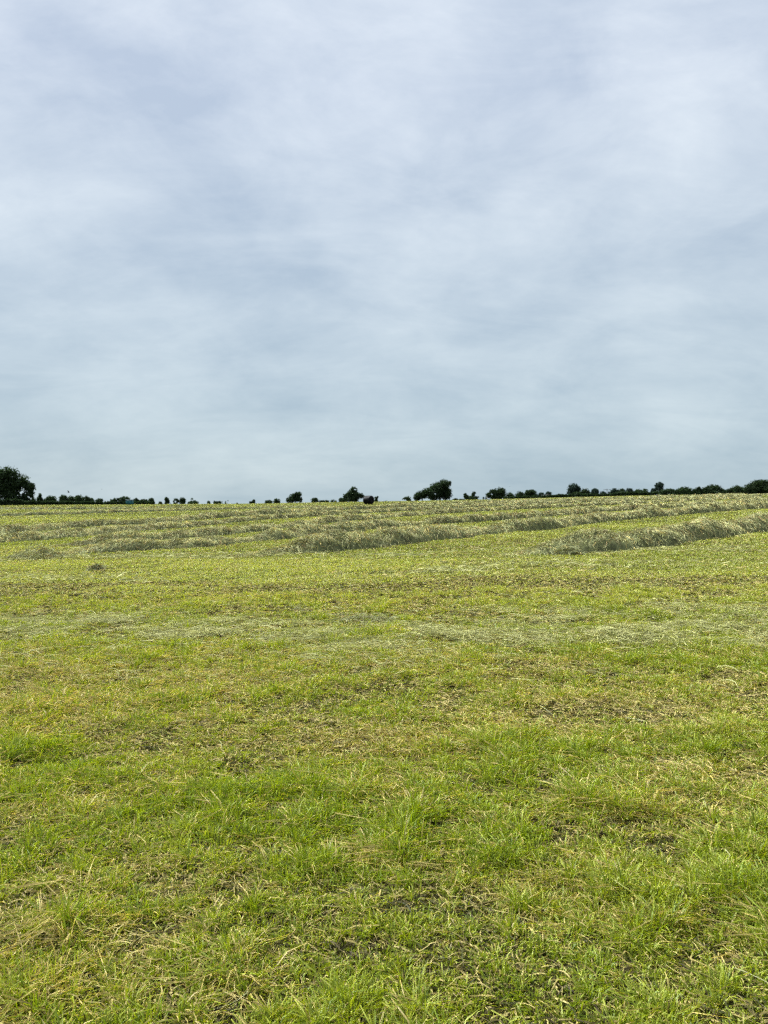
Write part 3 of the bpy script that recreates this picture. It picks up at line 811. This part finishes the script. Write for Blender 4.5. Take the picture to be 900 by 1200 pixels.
# ------------------------------------------------------------------ grey-roofed shed among the trees
def build_shed():
    d = 300.0; k = d / FOC
    x = (640 - 450) * k; z = float(ground(x, d))
    t = empty('farm_shed', (x, d, z), math.radians(8)); tag(t, 'low shed with grey pitched roof half hidden among the right-hand trees', 'shed')
    ridge = CAM_Z + (HORIZON - 580.0) * k - z; eave = CAM_Z + (HORIZON - 582.6) * k - z
    w, dp = 5.4 * k, 2.2
    g = Geo()
    v = np.array([[-w,-dp,0],[w,-dp,0],[w,dp,0],[-w,dp,0],[-w,-dp,eave],[w,-dp,eave],[w,dp,eave],[-w,dp,eave],[-w,0,ridge-0.08],[w,0,ridge-0.08]])
    g.add(v, [[0,1,5],[0,5,4],[2,3,7],[2,7,6],[1,2,6],[1,6,9],[1,9,5],[3,0,4],[3,4,8],[3,8,7]])
    g.build('wall', M_STONE, t)
    g = Geo(); o = 0.25; th = 0.09
    for s in (-1, 1):
        a = np.array([[-w-o, s*(dp+o), eave-0.09], [w+o, s*(dp+o), eave-0.09], [w+o, s*0.001, ridge], [-w-o, s*0.001, ridge]])
        vv = np.vstack([a, a + [0, 0, th]])
        g.add(vv, [[0,2,1],[0,3,2],[4,5,6],[4,6,7],[0,1,5],[0,5,4],[1,2,6],[1,6,5],[2,3,7],[2,7,6],[3,0,4],[3,4,7]])
    g.build('roof', M_ROOF, t)
    g = Geo(); box(g, (-0.7, -dp-0.05, 0), (0.7, -dp-0.004, 2.0)); g.build('door', M_POLE, t)
    g = Geo(); box(g, (1.2, -dp-0.04, 1.1), (1.9, -dp-0.004, 1.8)); g.build('window', M_FILM, t)
build_shed()

# ------------------------------------------------------------------ utility pole
def build_pole():
    d = 330.0; k = d / FOC
    x = (711.3 - 450) * k; z = float(ground(x, d))
    t = empty('utility_pole', (x, d, z)); tag(t, 'thin utility pole with one crossarm above the right-hand trees', 'utility pole')
    top = CAM_Z + (HORIZON - 572.8) * k - z
    g = Geo(); tube(g, [(0,0,-0.3),(0,0,top*0.5),(0,0,top)], [0.17,0.14,0.11], 10); g.build('pole', M_POLE, t)
    g = Geo(); box(g, (-1.5, -0.21, top-0.50), (1.9, -0.12, top-0.34)); arm = g.build('crossarm', M_POLE, t)
    for xx in (-1.4, -0.7, 0.9, 1.8):
        g = Geo(); tube(g, [(xx,-0.165,top-0.34),(xx,-0.165,top-0.25),(xx,-0.165,top-0.14)], [0.03,0.06,0.035], 8)
        g.build('insulator', M_PALE, arm)
build_pole()

# ------------------------------------------------------------------ pale leaning post
def build_post():
    x, y = on_ground(575, 588.4)
    y = min(y, 165.0); x = (574.5 - 450) / FOC * y
    z = float(ground(x, y)); k = y / FOC
    g = Geo()
    p0 = np.array([0, 0, -0.1]); p1 = np.array([-4.2 * k, 0.1, CAM_Z + (HORIZON - 582.3) * k - z])
    tube(g, [p0, p0 * 0.5 + p1 * 0.5 + np.array([0.02, 0, 0]), p1], [0.075, 0.07, 0.06], 8)
    o = g.build('post', M_POST); o.location = (x, y, z)
    tag(o, 'pale weathered post leaning left on the brow before the stepped tree', 'post')
build_post()

# ------------------------------------------------------------------ birds
def bird(label, u, v, dist, span, wing_up, heading, bank):
    k = dist / FOC
    g = Geo()
    bl = span * 0.45
    xs = np.linspace(-0.5, 0.5, 9) * bl
    rad = np.array([0.02, 0.045, 0.085, 0.11, 0.115, 0.10, 0.075, 0.06, 0.012]) * bl
    tube(g, np.stack([xs, 0 * xs, 0.03 * bl * np.sin(np.linspace(0, PI, 9))], -1), rad, 8)
    # tail fan
    g.add([[-0.45*bl, -0.03*bl, 0], [-0.45*bl, 0.03*bl, 0], [-0.78*bl, 0.11*bl, 0.01], [-0.78*bl, -0.11*bl, 0.01], [-0.45*bl, 0, 0.02*bl], [-0.78*bl, 0, 0.03*bl]],
          [[0,1,2],[0,2,3],[4,3,2],[4,5,3],[0,3,4],[1,4,2]])
    for s in (-1, 1):                                             # cambered wings, swept tips
        st = np.array([0, 0.25, 0.5, 0.75, 1.0])
        ch = np.array([0.42, 0.44, 0.40, 0.30, 0.07]) * bl
        le = np.array([0.20, 0.26, 0.22, 0.06, -0.22]) * bl
        yy = st * span / 2 * math.cos(wing_up * 0.8); zz = st ** 1.2 * span / 2 * math.sin(wing_up)
        top = []; bot = []
        for a, b, c, h in zip(le, ch, yy, zz):
            top += [[a, s*c, h], [a - b*0.4, s*c, h + 0.03*bl], [a - b, s*c, h]]
            bot += [[a, s*c, h - 0.012*bl], [a - b*0.4, s*c, h + 0.008*bl], [a - b, s*c, h - 0.008*bl]]
        n = len(top); T_ = []
        for i in range(4):
            for j in range(2):
                A, B, C_, D = i*3+j, i*3+j+1, (i+1)*3+j+1, (i+1)*3+j
                T_ += [[A,B,C_],[A,C_,D],[n+A,n+C_,n+B],[n+A,n+D,n+C_]]
            T_ += [[i*3,(i+1)*3,n+i*3],[(i+1)*3,n+(i+1)*3,n+i*3],[i*3+2,n+i*3+2,(i+1)*3+2],[(i+1)*3+2,n+i*3+2,n+(i+1)*3+2]]
        g.add(top + bot, T_)
    o = g.build('bird', M_BIRD)
    o.location = ((u - 450) * k, dist, CAM_Z + (HORIZON - v) * k)
    o.rotation_euler = (bank, math.radians(-12), heading)
    tag(o, label, 'bird', 'birds flying over the field')
bird('large black bird flying low over the left bushes', 80.5, 577.2, 120, 0.82, 0.75, math.radians(20), 0.35)
bird('tiny bird in the sky right of the large black one', 119, 573.4, 170, 0.40, 0.5, math.radians(160), -0.2)
bird('tiny bird high above the round-topped tree right of centre', 597.5, 570, 170, 0.36, 0.3, math.radians(30), 0.3)

# ------------------------------------------------------------------ light and sky
SUN_EL, SUN_ROT = math.radians(47), math.radians(-52)
sun_dir = Vector((math.sin(SUN_ROT) * math.cos(SUN_EL), math.cos(SUN_ROT) * math.cos(SUN_EL), math.sin(SUN_EL)))
sl = bpy.data.lights.new('sun', 'SUN'); sl.energy = 1.5; sl.angle = math.radians(11); sl.color = (1.0, 0.965, 0.90)
so = bpy.data.objects.new('sun', sl); COL.objects.link(so)
so.rotation_euler = (-sun_dir).to_track_quat('-Z', 'Y').to_euler()
so.location = (0, 0, 50)

def build_world():
    w = bpy.data.worlds.new('World'); S.world = w; w.use_nodes = True
    w.cycles.sampling_method = 'MANUAL'; w.cycles.sample_map_resolution = 2048
    nt = w.node_tree; nt.nodes.clear(); Lk = nt.links.new
    out = N(nt, 'ShaderNodeOutputWorld'); bg = N(nt, 'ShaderNodeBackground'); bg.inputs['Strength'].default_value = 0.1
    sky = N(nt, 'ShaderNodeTexSky', sky_type='NISHITA', sun_disc=False)
    sky.sun_elevation = SUN_EL; sky.sun_rotation = SUN_ROT; sky.air_density = 1.0; sky.dust_density = 2.0
    tc = N(nt, 'ShaderNodeTexCoord')
    def math_(op, a, b=None, c=None, clamp=False):
        n = N(nt, 'ShaderNodeMath', operation=op, use_clamp=clamp)
        for i, q in enumerate((a, b, c)):
            if q is None: continue
            if isinstance(q, (int, float)): n.inputs[i].default_value = q
            else: Lk(q, n.inputs[i])
        return n.outputs[0]
    def vmath(op, a, b=None, scale=None):
        n = N(nt, 'ShaderNodeVectorMath', operation=op)
        for i, q in enumerate((a, b)):
            if q is None: continue
            if isinstance(q, tuple): n.inputs[i].default_value = q
            else: Lk(q, n.inputs[i])
        if scale is not None:
            if isinstance(scale, (int, float)): n.inputs['Scale'].default_value = scale
            else: Lk(scale, n.inputs['Scale'])
        return n
    def noise(vec, scale, detail, rough=0.5, dist=0.0):
        n = N(nt, 'ShaderNodeTexNoise'); n.inputs['Scale'].default_value = scale; n.inputs['Detail'].default_value = detail
        n.inputs['Roughness'].default_value = rough; n.inputs['Distortion'].default_value = dist
        Lk(vec, n.inputs['Vector']); return n
    def mix(f, a, b):
        x = N(nt, 'ShaderNodeMix', data_type='RGBA')
        if isinstance(f, (int, float)): x.inputs['Factor'].default_value = f
        else: Lk(f, x.inputs['Factor'])
        for nm, q in (('A', a), ('B', b)):
            if isinstance(q, tuple): x.inputs[nm].default_value = q + (1,)
            else: Lk(q, x.inputs[nm])
        return x.outputs['Result']
    d = tc.outputs['Generated']
    sep = N(nt, 'ShaderNodeSeparateXYZ'); Lk(d, sep.inputs[0])
    dz = math_('MAXIMUM', sep.outputs['Z'], 0.0)
    inv = math_('DIVIDE', 1.0, math_('ADD', dz, 0.36))
    plane = vmath('SCALE', d, scale=inv).outputs[0]
    flat = vmath('MULTIPLY', plane, (1.0, 1.0, 0.0)).outputs[0]
    off = vmath('ADD', flat, (4.3, 1.7, 0.0)).outputs[0]
    # cloud sheet, broad masses and softer detail
    big = noise(off, 1.35, 5, 0.55, 0.5).outputs['Fac']
    mp = N(nt, 'ShaderNodeMapping'); mp.inputs['Rotation'].default_value = (0, 0, math.radians(-38)); mp.inputs['Scale'].default_value = (0.62, 1.35, 1.0)
    Lk(off, mp.inputs['Vector'])
    fine = noise(mp.outputs[0], 3.8, 8, 0.64, 0.5).outputs['Fac']
    dens = math_('ADD', math_('MULTIPLY', math_('SUBTRACT', big, 0.5), 1.0), math_('MULTIPLY', math_('SUBTRACT', fine, 0.5), 0.85))
    puff = noise(vmath('MULTIPLY', d, (1.0, 1.0, 2.0)).outputs[0], 6.5, 7, 0.6, 0.3).outputs['Fac']
    dens = math_('ADD', dens, math_('MULTIPLY', math_('SUBTRACT', puff, 0.5), 1.0))
    # a few individual bright and dark cloud masses, their edges broken by noise
    wn = N(nt, 'ShaderNodeTexNoise'); wn.inputs['Scale'].default_value = 4.5; wn.inputs['Detail'].default_value = 4
    Lk(d, wn.inputs['Vector'])
    wob = vmath('SCALE', vmath('SUBTRACT', wn.outputs['Color'], (0.5, 0.5, 0.5)).outputs[0], scale=0.26).outputs[0]
    dw = vmath('NORMALIZE', vmath('ADD', d, wob).outputs[0]).outputs[0]
    for (u, v, sig, amp) in ((420, 70, 0.20, 0.20), (610, 85, 0.085, -0.22), (880, 60, 0.06, 0.16), (790, 125, 0.05, 0.14), (700, 185, 0.05, 0.12), (620, 235, 0.045, 0.08), (80, 190, 0.13, -0.13), (470, 200, 0.09, 0.12), (830, 210, 0.10, 0.04),
                             (700, 250, 0.06, -0.10), (430, 335, 0.14, -0.14), (180, 415, 0.055, 0.16), (560, 480, 0.06, 0.08), (100, 455, 0.05, 0.10), (850, 420, 0.07, 0.07), (150, 60, 0.07, -0.05), (260, 330, 0.08, -0.08)):
        L = Vector((u - 450, FOC, HORIZON - v)).normalized()
        dt = vmath('DOT_PRODUCT', dw, tuple(L)).outputs['Value']
        pw = math_('POWER', math_('MAXIMUM', dt, 0.0), 1.0 / sig ** 2)
        dens = math_('ADD', dens, math_('MULTIPLY', pw, amp))
    f = math_('ADD', math_('MULTIPLY', dens, 1.35), 0.48, clamp=True)
    high = mix(f, (3.60, 4.3, 5.35), (5.9, 6.45, 7.1))
    low = mix(f, (2.85, 3.8, 4.4), (4.2, 5.1, 5.5))
    t = math_('MULTIPLY', dz, 2.1, clamp=True)
    cloud = mix(t, low, high)
    # strong glow added around the hidden sun, out of frame, to brighten the grass
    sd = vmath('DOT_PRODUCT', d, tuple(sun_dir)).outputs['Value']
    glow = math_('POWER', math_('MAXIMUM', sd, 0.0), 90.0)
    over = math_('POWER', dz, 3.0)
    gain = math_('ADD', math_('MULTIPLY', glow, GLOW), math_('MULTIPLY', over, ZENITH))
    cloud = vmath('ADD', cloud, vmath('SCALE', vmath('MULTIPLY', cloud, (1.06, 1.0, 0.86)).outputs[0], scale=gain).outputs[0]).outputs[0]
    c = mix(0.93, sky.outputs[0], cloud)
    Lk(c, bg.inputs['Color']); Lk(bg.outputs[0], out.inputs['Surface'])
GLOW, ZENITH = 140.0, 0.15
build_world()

# ------------------------------------------------------------------ camera and render settings
cam = bpy.data.cameras.new('camera'); co = bpy.data.objects.new('camera', cam); COL.objects.link(co)
cam.sensor_fit = 'VERTICAL'; cam.sensor_height = 34.6; cam.lens = 34.6 * FOC / 1200.0
cam.clip_start = 0.05; cam.clip_end = 12000
co.location = (0, 0, CAM_Z)
co.rotation_euler = (PI / 2 - math.atan((600 - HORIZON) / FOC), 0, 0)
S.camera = co
S.view_settings.view_transform = 'Standard'; S.view_settings.look = 'None'
S.view_settings.exposure = 0.45; S.view_settings.gamma = 1.0; S.view_settings.use_curve_mapping = False
S.render.engine = 'CYCLES'
S.cycles.max_bounces = 5; S.cycles.diffuse_bounces = 3; S.cycles.transmission_bounces = 3; S.cycles.glossy_bounces = 2
S.cycles.use_denoising = False
